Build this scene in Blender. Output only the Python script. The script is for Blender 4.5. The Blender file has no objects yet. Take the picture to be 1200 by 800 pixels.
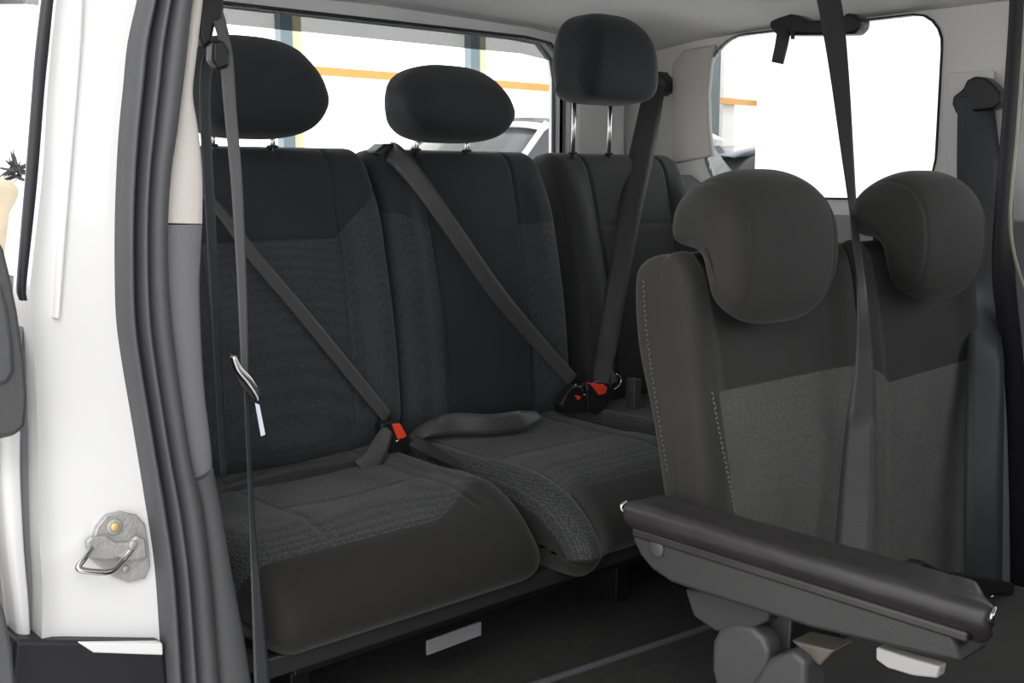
import bpy, bmesh, math, random
from mathutils import Vector as V, Matrix
random.seed(4)
C = bpy.context.scene
COL = C.collection

# ------------------------------------------------------------------ camera
CAM = V((0, 0, 1.55)); F_PX = 1300.0
pitch = math.atan(191 / 1300); yaw = math.radians(41.7)
fwd = V((math.sin(yaw) * math.cos(pitch), math.cos(yaw) * math.cos(pitch), -math.sin(pitch)))
rgt = V((math.cos(yaw), -math.sin(yaw), 0)); upv = rgt.cross(fwd)
cd = bpy.data.cameras.new('camera'); cam = bpy.data.objects.new('camera', cd); COL.objects.link(cam)
cam.location = CAM; cam.rotation_euler = (math.pi / 2 - pitch, 0, -yaw)
cd.sensor_width = 36; cd.lens = F_PX / 1200 * 36; cd.clip_start = 0.02; cd.clip_end = 200
C.camera = cam
# ------------------------------------------------------------------ world, light, exposure
w = bpy.data.worlds.new('world'); C.world = w; w.use_nodes = True
bg = w.node_tree.nodes['Background']; bg.inputs[0].default_value = (.985, .99, 1, 1); bg.inputs[1].default_value = 2.0
def area(name, loc, rot, sx, sy, e, col=(1, 1, 1)):
    l = bpy.data.lights.new(name, 'AREA'); l.shape = 'RECTANGLE'; l.size = sx; l.size_y = sy; l.energy = e; l.color = col
    o = bpy.data.objects.new(name, l); o.location = loc; o.rotation_euler = rot; COL.objects.link(o); return o
door_side_light = area('door_side_light', (-1.2, -1.6, 3.6), (0, 0, 0), 2.2, 1.4, 60, (1, .97, .93))  # unseen area light behind the camera, aimed into the van
door_side_light.rotation_euler = (V((1.6, 1.2, 1.0)) - door_side_light.location).to_track_quat('-Z', 'Y').to_euler()
C.view_settings.view_transform = 'Standard'; C.view_settings.look = 'None'
C.view_settings.exposure = 0.2; C.view_settings.gamma = 1; C.view_settings.use_curve_mapping = False

# ------------------------------------------------------------------ helpers
def ray(px, py): return fwd + rgt * ((px - 600) / F_PX) - upv * ((py - 400) / F_PX)
def at(px, py, ax, val):
    """point of the place seen at px,py whose x, y or z coordinate is val"""
    r = ray(px, py); i = 'xyz'.index(ax); return CAM + r * ((val - CAM[i]) / r[i])
def lin(c): return tuple((v / 255 / 12.92) if v / 255 <= .04045 else ((v / 255 + .055) / 1.055) ** 2.4 for v in c)

def mat(name, col, rough=.6, metal=0, spec=.5, bump=None, vary=0, vscale=8, coat=0, sheen=0, emit=0):
    m = bpy.data.materials.new(name); m.use_nodes = True; nt = m.node_tree; b = nt.nodes['Principled BSDF']
    c = (*col, 1)
    b.inputs['Base Color'].default_value = c; b.inputs['Roughness'].default_value = rough
    b.inputs['Metallic'].default_value = metal; b.inputs['Specular IOR Level'].default_value = spec
    b.inputs['Coat Weight'].default_value = coat; b.inputs['Sheen Weight'].default_value = sheen
    if emit: b.inputs['Emission Color'].default_value = c; b.inputs['Emission Strength'].default_value = emit
    tc = nt.nodes.new('ShaderNodeTexCoord')
    if vary:
        n = nt.nodes.new('ShaderNodeTexNoise'); n.inputs['Scale'].default_value = vscale; n.inputs['Detail'].default_value = 6
        nt.links.new(tc.outputs['Object'], n.inputs['Vector'])
        mr = nt.nodes.new('ShaderNodeMapRange'); mr.inputs[3].default_value = 1 - vary; mr.inputs[4].default_value = 1 + vary
        nt.links.new(n.outputs[0], mr.inputs[0])
        mx = nt.nodes.new('ShaderNodeMix'); mx.data_type = 'RGBA'; mx.blend_type = 'MULTIPLY'; mx.inputs[0].default_value = 1
        mx.inputs[6].default_value = c; nt.links.new(mr.outputs[0], mx.inputs[7]); nt.links.new(mx.outputs[2], b.inputs['Base Color'])
    if bump:
        sc, st = bump
        n = nt.nodes.new('ShaderNodeTexNoise'); n.inputs['Scale'].default_value = sc; n.inputs['Detail'].default_value = 3
        nt.links.new(tc.outputs['Object'], n.inputs['Vector'])
        bp = nt.nodes.new('ShaderNodeBump'); bp.inputs['Strength'].default_value = st; bp.inputs['Distance'].default_value = .002
        nt.links.new(n.outputs[0], bp.inputs['Height']); nt.links.new(bp.outputs[0], b.inputs['Normal'])
    return m

def fabric(name, plain, knit, dot, scale=(1, 1, .8), dens=230, rnd=.45):
    """seat cloth: plain weave, and knitted dotted cloth where the point attribute 'ins' is above zero"""
    m = bpy.data.materials.new(name); m.use_nodes = True; nt = m.node_tree; N = nt.nodes.new; L = nt.links.new
    b = nt.nodes['Principled BSDF']; b.inputs['Roughness'].default_value = .75; b.inputs['Specular IOR Level'].default_value = .3
    b.inputs['Sheen Weight'].default_value = .12; b.inputs['Sheen Roughness'].default_value = .5
    tc = N('ShaderNodeTexCoord'); at_ = N('ShaderNodeAttribute'); at_.attribute_name = 'ins'
    mp = N('ShaderNodeMapping'); mp.inputs['Scale'].default_value = scale; L(tc.outputs['Object'], mp.inputs[0])
    v = N('ShaderNodeTexVoronoi'); v.inputs['Scale'].default_value = dens; v.inputs['Randomness'].default_value = rnd; L(mp.outputs[0], v.inputs['Vector'])
    r = N('ShaderNodeMapRange'); r.inputs[1].default_value = .15; r.inputs[2].default_value = .55; r.inputs[3].default_value = 1; r.inputs[4].default_value = 0
    L(v.outputs['Distance'], r.inputs[0])
    k = N('ShaderNodeMix'); k.data_type = 'RGBA'; k.inputs[6].default_value = (*knit, 1); k.inputs[7].default_value = (*dot, 1); L(r.outputs[0], k.inputs[0])
    n = N('ShaderNodeTexNoise'); n.inputs['Scale'].default_value = 500; n.inputs['Detail'].default_value = 2; L(tc.outputs['Object'], n.inputs['Vector'])
    n2 = N('ShaderNodeTexNoise'); n2.inputs['Scale'].default_value = 9; n2.inputs['Detail'].default_value = 5; L(tc.outputs['Object'], n2.inputs['Vector'])
    ad = N('ShaderNodeMath'); ad.operation = 'ADD'; L(n.outputs[0], ad.inputs[0]); L(n2.outputs[0], ad.inputs[1])
    mr = N('ShaderNodeMapRange'); mr.inputs[1].default_value = .6; mr.inputs[2].default_value = 1.4; mr.inputs[3].default_value = .8; mr.inputs[4].default_value = 1.2; L(ad.outputs[0], mr.inputs[0])
    gt = N('ShaderNodeMapRange'); gt.inputs[1].default_value = 0; gt.inputs[2].default_value = .0015; L(at_.outputs['Fac'], gt.inputs[0])
    s = N('ShaderNodeMix'); s.data_type = 'RGBA'; s.inputs[6].default_value = (*plain, 1); L(k.outputs[2], s.inputs[7]); L(gt.outputs[0], s.inputs[0])
    f = N('ShaderNodeMix'); f.data_type = 'RGBA'; f.blend_type = 'MULTIPLY'; f.inputs[0].default_value = 1; L(s.outputs[2], f.inputs[6]); L(mr.outputs[0], f.inputs[7])
    L(f.outputs[2], b.inputs['Base Color'])
    hm = N('ShaderNodeMath'); hm.operation = 'MULTIPLY'; L(r.outputs[0], hm.inputs[0]); L(gt.outputs[0], hm.inputs[1])
    h2 = N('ShaderNodeMath'); h2.operation = 'MULTIPLY_ADD'; L(n.outputs[0], h2.inputs[0]); h2.inputs[1].default_value = .35; L(hm.outputs[0], h2.inputs[2])
    bp = N('ShaderNodeBump'); bp.inputs['Strength'].default_value = .5; bp.inputs['Distance'].default_value = .0015; L(h2.outputs[0], bp.inputs['Height']); L(bp.outputs[0], b.inputs['Normal'])
    return m

def glass(name, tint=(1, 1, 1)):
    m = bpy.data.materials.new(name); m.use_nodes = True; nt = m.node_tree; nt.nodes.clear()
    o = nt.nodes.new('ShaderNodeOutputMaterial'); t = nt.nodes.new('ShaderNodeBsdfTransparent'); g = nt.nodes.new('ShaderNodeBsdfGlossy')
    t.inputs[0].default_value = (*tint, 1); g.inputs['Roughness'].default_value = .02
    fr = nt.nodes.new('ShaderNodeFresnel'); fr.inputs[0].default_value = 1.2
    x = nt.nodes.new('ShaderNodeMixShader'); nt.links.new(fr.outputs[0], x.inputs[0]); nt.links.new(t.outputs[0], x.inputs[1]); nt.links.new(g.outputs[0], x.inputs[2]); nt.links.new(x.outputs[0], o.inputs[0])
    return m

M = {
 'cloth3': fabric('charcoal_cloth_glare', (.016, .0175, .021), (.025, .028, .034), (.05, .055, .062)),  # backrests and headrests: blue window glare put into the cloth colour
 'cloth3c': fabric('charcoal_cushion_cloth', (.0118, .011, .0105), (.022, .0225, .024), (.07, .072, .074)),  # same cloth on the cushions, without the blue glare
 'cloth2': fabric('grey_cloth', (.031, .030, .029), (.098, .098, .095), (.14, .14, .137), (.3, 1, 1), 380, .8),
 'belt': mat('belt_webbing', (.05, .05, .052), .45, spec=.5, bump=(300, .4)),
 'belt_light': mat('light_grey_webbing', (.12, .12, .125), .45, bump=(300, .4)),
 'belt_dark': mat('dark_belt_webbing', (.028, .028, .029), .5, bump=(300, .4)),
 'belt_blue': mat('bluish_belt_webbing', (.032, .034, .040), .45, bump=(300, .4)),  # dark webbing; bluish light on the far pillar belt put into the colour
 'black': mat('black_plastic', (.012, .012, .013), .4, bump=(60, .1)),
 'gloss': mat('glossy_black_vinyl', (.032, .03, .03), .36, bump=(35, .5), vary=.3, vscale=20),
 'grey_pl': mat('grey_plastic', (.06, .06, .062), .5, bump=(250, .3)),
 'shield': mat('seat_shield_plastic', (.04, .04, .04), .5, bump=(300, .3), vary=.12),
 'rail': mat('black_rail_paint', (.022, .022, .022), .45, bump=(200, .3)),
 'recl': mat('recliner_cover_plastic', (.062, .062, .064), .45, bump=(300, .3)),
 'rubber': mat('seal_rubber', (.066, .067, .072), .55, bump=(120, .3), vary=.15),
 'rubber_black': mat('black_rubber', (.01, .01, .013), .5),
 'trim_grey': mat('grey_trim_plastic', (.16, .16, .17), .6, bump=(280, .3), vary=.06),
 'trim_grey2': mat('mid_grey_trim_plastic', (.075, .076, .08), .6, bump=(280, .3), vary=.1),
 'trim_mid': mat('middle_grey_trim_plastic', (.3, .3, .31), .6, bump=(280, .3), vary=.06),
 'trim_beige': mat('pale_trim_plastic', (.6, .57, .53), .6, bump=(280, .2), vary=.05),
 'trim_light': mat('pale_grey_trim_plastic', (.8, .79, .78), .6, bump=(280, .2), vary=.06),
 'headliner': mat('headliner_felt', (.86, .86, .86), .95, bump=(400, .3), vary=.08),
 'carpet': mat('black_carpet', (.03, .029, .028), .97, bump=(320, 1), vary=.55, vscale=40),
 'paint': mat('white_car_paint', (.74, .74, .74), .25, coat=.6, vary=.02, vscale=3),
 'chrome': mat('polished_steel', (.62, .62, .62), .22, metal=1),
 'zinc': mat('zinc_plated_steel', (.42, .41, .4), .5, metal=.5, bump=(200, .5), vary=.25, vscale=60),
 'brass': mat('yellowed_bolt', (.75, .5, .18), .4, metal=.4),
 'red': mat('red_release_button', (.9, .07, .03), .4),
 'tag': mat('white_tag', (.75, .8, .9), .5),
 'beige_pl': mat('beige_bracket', (.14, .12, .1), .4, metal=.3),
 'label': mat('pale_bracket', (.2, .2, .21), .5, bump=(100, .3)),
 'strap_white': mat('off_white_strap', (.45, .44, .42), .6),
 'frit': mat('grey_glass_border', (.13, .135, .14), .5),
 'thread': mat('pale_thread', (.22, .22, .21), .8),
 'conc': mat('hall_floor_concrete', (.6, .59, .57), .7, vary=.15, vscale=1.5),
 'post': mat('blue_grey_post', (.16, .22, .25), .5), 'cream': mat('cream_post_edge', (.72, .65, .42), .6),
 'orange': mat('orange_rail', (.7, .36, .1), .5), 'white': mat('white_wall_paint', (.86, .86, .85), .7),
 'dark_panel': mat('dark_teal_panel', (.08, .12, .13), .4, vary=.4, vscale=5),
 'hall_panel': mat('translucent_daylight_panel', (1, .985, .93), .6, emit=1.5),
 'car_glass': mat('dark_car_glass', (.05, .055, .055), .08), 'tyre': mat('tyre_rubber', (.02, .02, .02), .8),
 'car_blue': mat('dark_blue_paint', (.03, .05, .08), .2, coat=1), 'tan': mat('tan_cloth', (.6, .5, .36), .9, vary=.2, vscale=12),
 'hair': mat('dark_leaf', (.05, .05, .045), .8), 'seal_yellow': mat('pale_seal_strip', (.5, .5, .4), .5),
 'frit_glass': glass('dotted_glass_border', (.37, .375, .38)),
 'glass': glass('window_glass', (.97, .98, .98)),
}

def cat(pts, n=8, closed=False):
    pts = [V(p) for p in pts]; out = []; m = len(pts)
    rng = range(m) if closed else range(m - 1)
    for i in rng:
        if closed: p0, p1, p2, p3 = pts[i - 1], pts[i], pts[(i + 1) % m], pts[(i + 2) % m]
        else: p0, p1, p2, p3 = pts[max(i - 1, 0)], pts[i], pts[i + 1], pts[min(i + 2, m - 1)]
        for k in range(n):
            t = k / n; t2 = t * t; t3 = t2 * t
            out.append(.5 * ((2 * p1) + (p2 - p0) * t + (2 * p0 - 5 * p1 + 4 * p2 - p3) * t2 + (3 * p1 - p0 - 3 * p2 + p3) * t3))
    if not closed: out.append(pts[-1])
    return out
def resample(pts, n, closed=False):
    P = list(pts) + ([pts[0]] if closed else []); d = [0]
    for a, b in zip(P, P[1:]): d.append(d[-1] + (b - a).length)
    T = d[-1]; out = []; j = 0
    for k in range(n):
        t = T * k / (n if closed else n - 1)
        while j < len(d) - 2 and d[j + 1] < t: j += 1
        u = (t - d[j]) / max(d[j + 1] - d[j], 1e-9); out.append(P[j].lerp(P[j + 1], min(max(u, 0), 1)))
    return out

def mesh_obj(name, verts, faces, m, parent=None, smooth=True, attr=None, bevel=0):
    me = bpy.data.meshes.new(name); me.from_pydata([tuple(v) for v in verts], [], faces); me.update()
    bm = bmesh.new(); bm.from_mesh(me); bmesh.ops.recalc_face_normals(bm, faces=bm.faces); bm.to_mesh(me); bm.free()
    if smooth:
        me.polygons.foreach_set('use_smooth', [True] * len(me.polygons))
    if attr:
        a = me.attributes.new('ins', 'FLOAT', 'POINT'); a.data.foreach_set('value', attr)
    if m: me.materials.append(m)
    o = bpy.data.objects.new(name, me); COL.objects.link(o)
    if bevel:
        b = o.modifiers.new('bevel', 'BEVEL'); b.width = bevel; b.segments = 3; b.limit_method = 'ANGLE'; b.angle_limit = .6
        me.set_sharp_from_angle(angle=.6) if hasattr(me, 'set_sharp_from_angle') else None
    if parent: o.parent = parent; o.matrix_parent_inverse = Matrix.Translation(-parent.location)
    return o
def thing(name, label, cat_, loc, group=None):
    o = bpy.data.objects.new(name, None); COL.objects.link(o); o.location = loc; o.empty_display_size = .05
    o['label'] = label; o['category'] = cat_
    if group: o['group'] = group
    return o
def tag(o, label, cat_, group=None):
    o['label'] = label; o['category'] = cat_
    if group: o['group'] = group
    return o
def struct(o): o['kind'] = 'structure'; return o

def pad(name, prof, x0, x1, m, parent=None, r=.04, mode='inset', nx=50, npf=140, disp=None, ins=None, warp=None, power=2, per=None):
    """upholstered body: closed side profile (y,z) swept along x with rounded ends; disp = seam/bolster relief, ins = knit mask"""
    P = resample(cat([(0, a, b) for a, b in prof], 10, True), npf, True)
    area_ = sum(P[i].y * P[(i + 1) % npf].z - P[(i + 1) % npf].y * P[i].z for i in range(npf)); sg = 1 if area_ > 0 else -1
    Nn = []
    for i in range(npf):
        t = P[(i + 2) % npf] - P[i - 2]; n_ = V((0, t.z, -t.y)) * sg; Nn.append(n_.normalized())
    c = sum(P, V((0, 0, 0))) / npf
    hy = min(max(p.y for p in P) - c.y, max(p.z for p in P) - c.z)
    xs = []; ne = 9
    for k in range(ne): xs.append(x0 + r * (1 - math.cos(math.pi / 2 * k / ne)))
    nm = nx - 2 * ne
    for k in range(nm + 1): xs.append(x0 + r + (x1 - x0 - 2 * r) * k / nm)
    for k in range(ne - 1, -1, -1): xs.append(x1 - r * (1 - math.cos(math.pi / 2 * k / ne)))
    verts = []; at_ = []
    for x in xs:
        t = max(min(x - x0, x1 - x), 0); q = 0
        if t < r: q = 1 - (1 - ((r - t) / r) ** power) ** (1 / power)
        for i in range(npf):
            p = P[i]
            if mode == 'inset': y, z = p.y - Nn[i].y * q * r, p.z - Nn[i].z * q * r
            else:
                s = 1 - q * min(r / hy, 1) * .92; y, z = c.y + (p.y - c.y) * s, c.z + (p.z - c.z) * s
            d = disp(x, p.y, p.z, Nn[i].y, Nn[i].z) if disp else 0
            v = V((x, y + Nn[i].y * d, z + Nn[i].z * d))
            at_.append(ins(x, p.y, p.z, Nn[i].y, Nn[i].z) if ins else -1)
            verts.append(warp(v) if warp else v)
    n = len(xs); faces = []
    for a in range(n - 1):
        for i in range(npf):
            j = (i + 1) % npf; faces.append((a * npf + i, a * npf + j, (a + 1) * npf + j, (a + 1) * npf + i))
    for a, base in ((0, 0), (1, (n - 1) * npf)):
        cc = sum(verts[base:base + npf], V((0, 0, 0))) / npf; verts.append(cc); at_.append(-1); ci = len(verts) - 1
        for i in range(npf): faces.append((base + i, base + (i + 1) % npf, ci))
    return mesh_obj(name, verts, faces, m, parent, attr=at_)

def box(name, lo, hi, m, parent=None, bevel=.004):
    x0, y0, z0 = lo; x1, y1, z1 = hi
    v = [(x0,y0,z0),(x1,y0,z0),(x1,y1,z0),(x0,y1,z0),(x0,y0,z1),(x1,y0,z1),(x1,y1,z1),(x0,y1,z1)]
    f = [(0,3,2,1),(4,5,6,7),(0,1,5,4),(1,2,6,5),(2,3,7,6),(3,0,4,7)]
    return mesh_obj(name, v, f, m, parent, smooth=False, bevel=bevel)
def prism(name, outline, vec, m, parent=None, bevel=.003, smooth=False):
    """closed outline of points extruded along vec"""
    O = [V(p) for p in outline]; n = len(O); vec = V(vec)
    v = O + [p + vec for p in O]; f = [tuple(range(n)), tuple(range(2 * n - 1, n - 1, -1))]
    f += [(i, (i + 1) % n, n + (i + 1) % n, n + i) for i in range(n)]
    return mesh_obj(name, v, f, m, parent, smooth=smooth, bevel=bevel)
def tube(name, pts, rad, m, parent=None, seg=12, smooth=True, n=6):
    P = cat(pts, n) if len(pts) > 2 else [V(p) for p in pts]; K = len(P)
    rr = rad if callable(rad) else (lambda t: rad)
    verts = []; prev = None
    for i, p in enumerate(P):
        t = (P[min(i + 1, K - 1)] - P[max(i - 1, 0)]).normalized()
        if prev is None: prev = t.orthogonal().normalized()
        prev = (prev - t * prev.dot(t)).normalized(); b = t.cross(prev); R_ = rr(i / (K - 1))
        for k in range(seg):
            a = 2 * math.pi * k / seg; verts.append(p + (prev * math.cos(a) + b * math.sin(a)) * R_)
    f = [(i * seg + k, i * seg + (k + 1) % seg, (i + 1) * seg + (k + 1) % seg, (i + 1) * seg + k) for i in range(K - 1) for k in range(seg)]
    f += [tuple(range(seg)), tuple(range((K - 1) * seg, K * seg))]
    return mesh_obj(name, verts, f, m, parent)
def disc(name, c, axis, rad, dep, m, parent=None, seg=32, dome=0):
    """short rounded cylinder along axis"""
    c = V(c); a = V(axis).normalized(); u = a.orthogonal().normalized(); b = a.cross(u)
    prof = [(0, 0), (rad, 0), (rad, dep * .7), (rad * .93, dep), (rad * .5, dep + dome * .8), (0, dep + dome)]
    v = []; f = []
    for (r_, h) in prof[1:-1]:
        for k in range(seg):
            t = 2 * math.pi * k / seg; v.append(c + a * h + (u * math.cos(t) + b * math.sin(t)) * r_)
    for i in range(3):
        f += [(i * seg + k, i * seg + (k + 1) % seg, (i + 1) * seg + (k + 1) % seg, (i + 1) * seg + k) for k in range(seg)]
    v += [c, c + a * (dep + dome)]; n = len(v)
    f += [(k, (k + 1) % seg, n - 2) for k in range(seg)] + [(3 * seg + k, 3 * seg + (k + 1) % seg, n - 1) for k in range(seg)]
    return mesh_obj(name, v, f, m, parent)
def belt(name, spec, m, parent=None, full=.047, n=10, nrm=None, thick=.0016, cup=0.0):
    """webbing through points (x,y,z,width,): the strap is full wide and turns edge-on where it looks narrower"""
    P = cat([V(s[0]) for s in spec], n); W = cat([(s[1], 0, 0) for s in spec], n); K = len(P); verts = []
    prev = None
    for i, p in enumerate(P):
        t = (P[min(i + 1, K - 1)] - P[max(i - 1, 0)]).normalized()
        face = V(nrm) if nrm else (CAM - p)
        face = (face - t * face.dot(t)).normalized(); s = t.cross(face)
        if prev is not None and s.dot(prev) < 0: s = -s
        prev = s
        ww = max(W[i].x, .004); ca = min(ww / full, 1); hw = max(ww, full) / 2; sa = math.sqrt(1 - ca * ca)
        if hw * sa > .006: sa = .006 / hw                      # folded on itself rather than fully edge-on
        d = s * ca + face * sa; d2 = face * ca - s * sa
        for k in range(5):
            e = (k / 4 - .5) * 2; verts.append(p + d * hw * e + d2 * (cup * (1 - e * e) + thick / 2))
        for k in range(4, -1, -1):
            e = (k / 4 - .5) * 2; verts.append(p + d * hw * e + d2 * (cup * (1 - e * e) - thick / 2))
    f = [(i * 10 + k, i * 10 + (k + 1) % 10, (i + 1) * 10 + (k + 1) % 10, (i + 1) * 10 + k) for i in range(K - 1) for k in range(10)]
    f += [tuple(range(10)), tuple(range((K - 1) * 10, K * 10))]
    return mesh_obj(name, verts, f, m, parent)
def frame(name, outer, inner, off, m, parent=None, n=96, smooth=False):
    """plate between two closed loops, given thickness off"""
    c = sum((V(p) for p in inner), V((0, 0, 0))) / len(inner); off = V(off)
    def byang(L, crn):
        L = [V(p) for p in L]; out = []
        u = (L[1] - L[0]); nn = off.normalized(); a1 = nn.orthogonal().normalized(); a2 = nn.cross(a1)
        for k in range(n):
            t = 2 * math.pi * (k + .5) / n; d = a1 * math.cos(t) + a2 * math.sin(t); best = 0
            for i in range(len(L)):
                A, B = L[i] - c, L[(i + 1) % len(L)] - c
                ax, ay, bx, by = A.dot(a1), A.dot(a2), B.dot(a1), B.dot(a2)
                dx, dy = math.cos(t), math.sin(t); ex, ey = bx - ax, by - ay; den = dx * ey - dy * ex
                if abs(den) < 1e-12: continue
                s = (ax * ey - ay * ex) / den; q = (ax * dy - ay * dx) / den
                if s > 0 and -1e-6 <= q <= 1 + 1e-6: best = max(best, s)
            out.append(c + a1 * math.cos(t) * best + a2 * math.sin(t) * best)
        # snap to corners of polygonal loops
        for p in crn:
            j = min(range(n), key=lambda i: (out[i] - p).length); out[j] = p.copy()
        return out
    O = byang(outer, [V(p) for p in outer] if len(outer) < 9 else []); I = byang(inner, [])
    v = O + I + [p + off for p in O] + [p + off for p in I]; f = []
    for i in range(n):
        j = (i + 1) % n
        f += [(i, j, n + j, n + i), (2*n+i, 3*n+i, 3*n+j, 2*n+j), (i, 2*n+i, 2*n+j, j), (n+i, n+j, 3*n+j, 3*n+i)]
    return mesh_obj(name, v, f, m, parent, smooth=smooth)
def rrect(a0, a1, b0, b1, r, fn, n=8, rs=None):
    out = []; rs = rs or (r,) * 4
    for q, (ca, cb, s) in enumerate(((a1, b1, 0), (a0, b1, 1), (a0, b0, 2), (a1, b0, 3))):
        R_ = rs[q]; cx = ca - R_ if ca == a1 else ca + R_; cy = cb - R_ if cb == b1 else cb + R_
        for k in range(n + 1):
            t = math.pi / 2 * (s + k / n); out.append(fn(cx + R_ * math.cos(t), cy + R_ * math.sin(t)))
    return out
def strip(name, L, Rr, y0, dep, m, parent=None, n=60, bulge=0, prof=None, nb=10):
    """body between two edge lines traced at the opening plane y=y0; prof(u) gives relief towards the door"""
    A = resample(cat([at(*p, 'y', y0) for p in L], 8), n); B = resample(cat([at(*p, 'y', y0) for p in Rr], 8), n)
    v = []
    for a, b in zip(A, B):
        for k in range(nb + 1):
            u = k / nb; h = prof(u) if prof else bulge * max(0, math.sin(math.pi * u)) ** .6
            v.append(a.lerp(b, u) + V((0, -h, 0)))
        v.append(b + V((0, dep, 0))); v.append(a + V((0, dep, 0)))
    w_ = nb + 3
    f = [(i * w_ + k, i * w_ + (k + 1) % w_, (i + 1) * w_ + (k + 1) % w_, (i + 1) * w_ + k) for i in range(n - 1) for k in range(w_)]
    f += [tuple(range(w_)), tuple(range((n - 1) * w_, n * w_))]
    o = mesh_obj(name, v, f, m, parent)
    o.data.set_sharp_from_angle(angle=.9) if hasattr(o.data, 'set_sharp_from_angle') else None
    return o

FZ = .58                     # van floor
XR = 2.6                     # inner face of the far side wall
YR = 2.4                     # inner face of the tailgate
# ------------------------------------------------------------------ the setting: hall outside
struct(box('ground', (-12, -12, -.1), (24, 12, 0), M['conc'], bevel=0))
hw = struct(box('wall_hall', (-2, 9.06, 0), (18, 9.2, 5.2), M['white'], bevel=0))
# ------------------------------------------------------------------ van shell
def sy(y, z): return V((XR, y, z))
sw_in = rrect(1.362, 2.07, 1.50, 1.945, .1, sy, rs=(.12, .08, .10, .14))
fl = struct(box('floor', (.78, -1.3, FZ - .05), (XR + .1, 2.5, FZ), M['carpet'], bevel=0))
# far wall: upper (window) part and lower trim
wr = struct(frame('wall_right', [sy(1.12, 1.44), sy(1.12, 1.98), sy(2.5, 1.98), sy(2.5, 1.44)], sw_in, (.012, 0, 0), M['trim_light']))
struct(prism('trim_1', [(XR - .0, 1.05, FZ), (XR - .0, 2.5, FZ), (XR - .0, 2.5, 1.565), (XR, 2.12, 1.56), (XR, 2.0, 1.49), (XR, 1.9, 1.455), (XR, 1.05, 1.455)], (-.02, 0, 0), M['trim_mid'], bevel=.006))
struct(frame('trim_2', rrect(1.358, 2.075, 1.495, 1.949, .1, lambda y, z: V((XR - .006, y, z)), rs=(.13, .08, .11, .15)), [V((XR - .006, p.y, p.z)) for p in sw_in], (.012, 0, 0), M['rubber_black']))
gl = struct(mesh_obj('window_1', [V((XR + .014, p.y, p.z)) for p in sw_in], [tuple(range(len(sw_in)))], M['glass'], smooth=False))
# tailgate
def ry(x, z): return V((x, YR, z))
rw_in = rrect(.69, 2.34, 1.25, 1.945, .06, ry, rs=(.09, .09, .06, .06))
struct(frame('wall_rear', [ry(.66, .6), ry(.66, 2.06), ry(XR + .05, 2.06), ry(XR + .05, .6)], rw_in, (0, .06, 0), M['headliner']))
struct(frame('trim_3', rrect(.687, 2.343, 1.24, 1.951, .06, lambda x, z: V((x, YR - .006, z)), rs=(.1, .1, .07, .07)), [V((p.x, YR - .006, p.z)) for p in rw_in], (0, .02, 0), M['rubber_black']))
struct(frame('trim_4', [V((p.x, YR + .03, p.z)) for p in rw_in], rrect(.70, 2.325, 1.28, 1.905, .04, lambda x, z: V((x, YR + .03, z))), (0, .003, 0), M['frit_glass']))
struct(mesh_obj('window_2', [V((p.x, YR + .045, p.z)) for p in rw_in], [tuple(range(len(rw_in)))], M['glass'], smooth=False))
# ceiling with coved edges
v = []; f = []
ys = [-1.3, .2, .8, 1.2, 1.6, 1.9, 2.1, 2.25, 2.35, 2.41]
cove = [(.62, 1.93), (.68, 1.975), (.8, 2.0), (1.1, 2.02), (1.7, 2.03), (2.2, 2.02), (2.38, 2.005), (2.5, 1.985), (2.57, 1.965), (2.62, 1.945)]
for y in ys:
    dz = 0 if y < 1.9 else -.045 * ((y - 1.9) / .5) ** 2
    for x, z in cove: v.append((x, y, z + dz))
for y in ys:
    for x, z in cove: v.append((x, y, z + .08))
nc = len(cove); ny = len(ys); q = nc * ny
for i in range(ny - 1):
    for k in range(nc - 1):
        a = i * nc + k; f += [(a, a + 1, a + nc + 1, a + nc), (q + a, q + a + nc, q + a + nc + 1, q + a + 1)]
    f += [(i*nc, (i+1)*nc, q+(i+1)*nc, q+i*nc), (i*nc+nc-1, q+i*nc+nc-1, q+(i+1)*nc+nc-1, (i+1)*nc+nc-1)]
for k in range(nc - 1):
    f += [(k, q+k, q+k+1, k+1), ((ny-1)*nc+k, (ny-1)*nc+k+1, q+(ny-1)*nc+k+1, q+(ny-1)*nc+k)]
struct(mesh_obj('ceiling', v, f, M['headliner']))
# front of the cabin (behind the camera's right shoulder, closes the van)
struct(box('wall_front', (.6, -1.36, FZ), (XR + .1, -1.3, 1.4), M['black'], bevel=0))
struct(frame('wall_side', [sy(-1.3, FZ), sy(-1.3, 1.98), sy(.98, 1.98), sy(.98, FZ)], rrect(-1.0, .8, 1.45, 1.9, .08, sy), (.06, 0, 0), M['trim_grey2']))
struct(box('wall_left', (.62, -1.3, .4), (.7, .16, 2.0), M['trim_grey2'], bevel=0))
# near side wall behind the opening with a window, mostly hidden by the jamb
nl = lambda y, z: V((.72, y, z))
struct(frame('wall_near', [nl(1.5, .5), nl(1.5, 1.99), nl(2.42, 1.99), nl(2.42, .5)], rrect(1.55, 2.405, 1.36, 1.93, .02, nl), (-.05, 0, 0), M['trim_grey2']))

# ---- D pillar (far rear corner) and side wall panels
o = prism('trim_5', [at(x, y, 'x', XR - .012) for x, y in ((787, 75), (800, 58), (838, 52), (832, 75), (829, 110), (830, 150), (834, 183), (787, 192))], (.02, 0, 0), M['trim_beige'], bevel=.006); struct(o)
struct(prism('trim_6', [(2.37, YR - .03, 1.35), (2.42, YR - .045, 1.35), (2.56, YR - .05, 1.35), (2.56, YR - .05, 1.93), (2.42, YR - .045, 1.93), (2.37, YR - .03, 1.93)], (0, .05, 0), M['white'], bevel=.01))
struct(box('trim_7', (2.35, YR - .008, 1.3), (2.365, YR + .01, 1.93), M['white'], bevel=.003))
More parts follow.
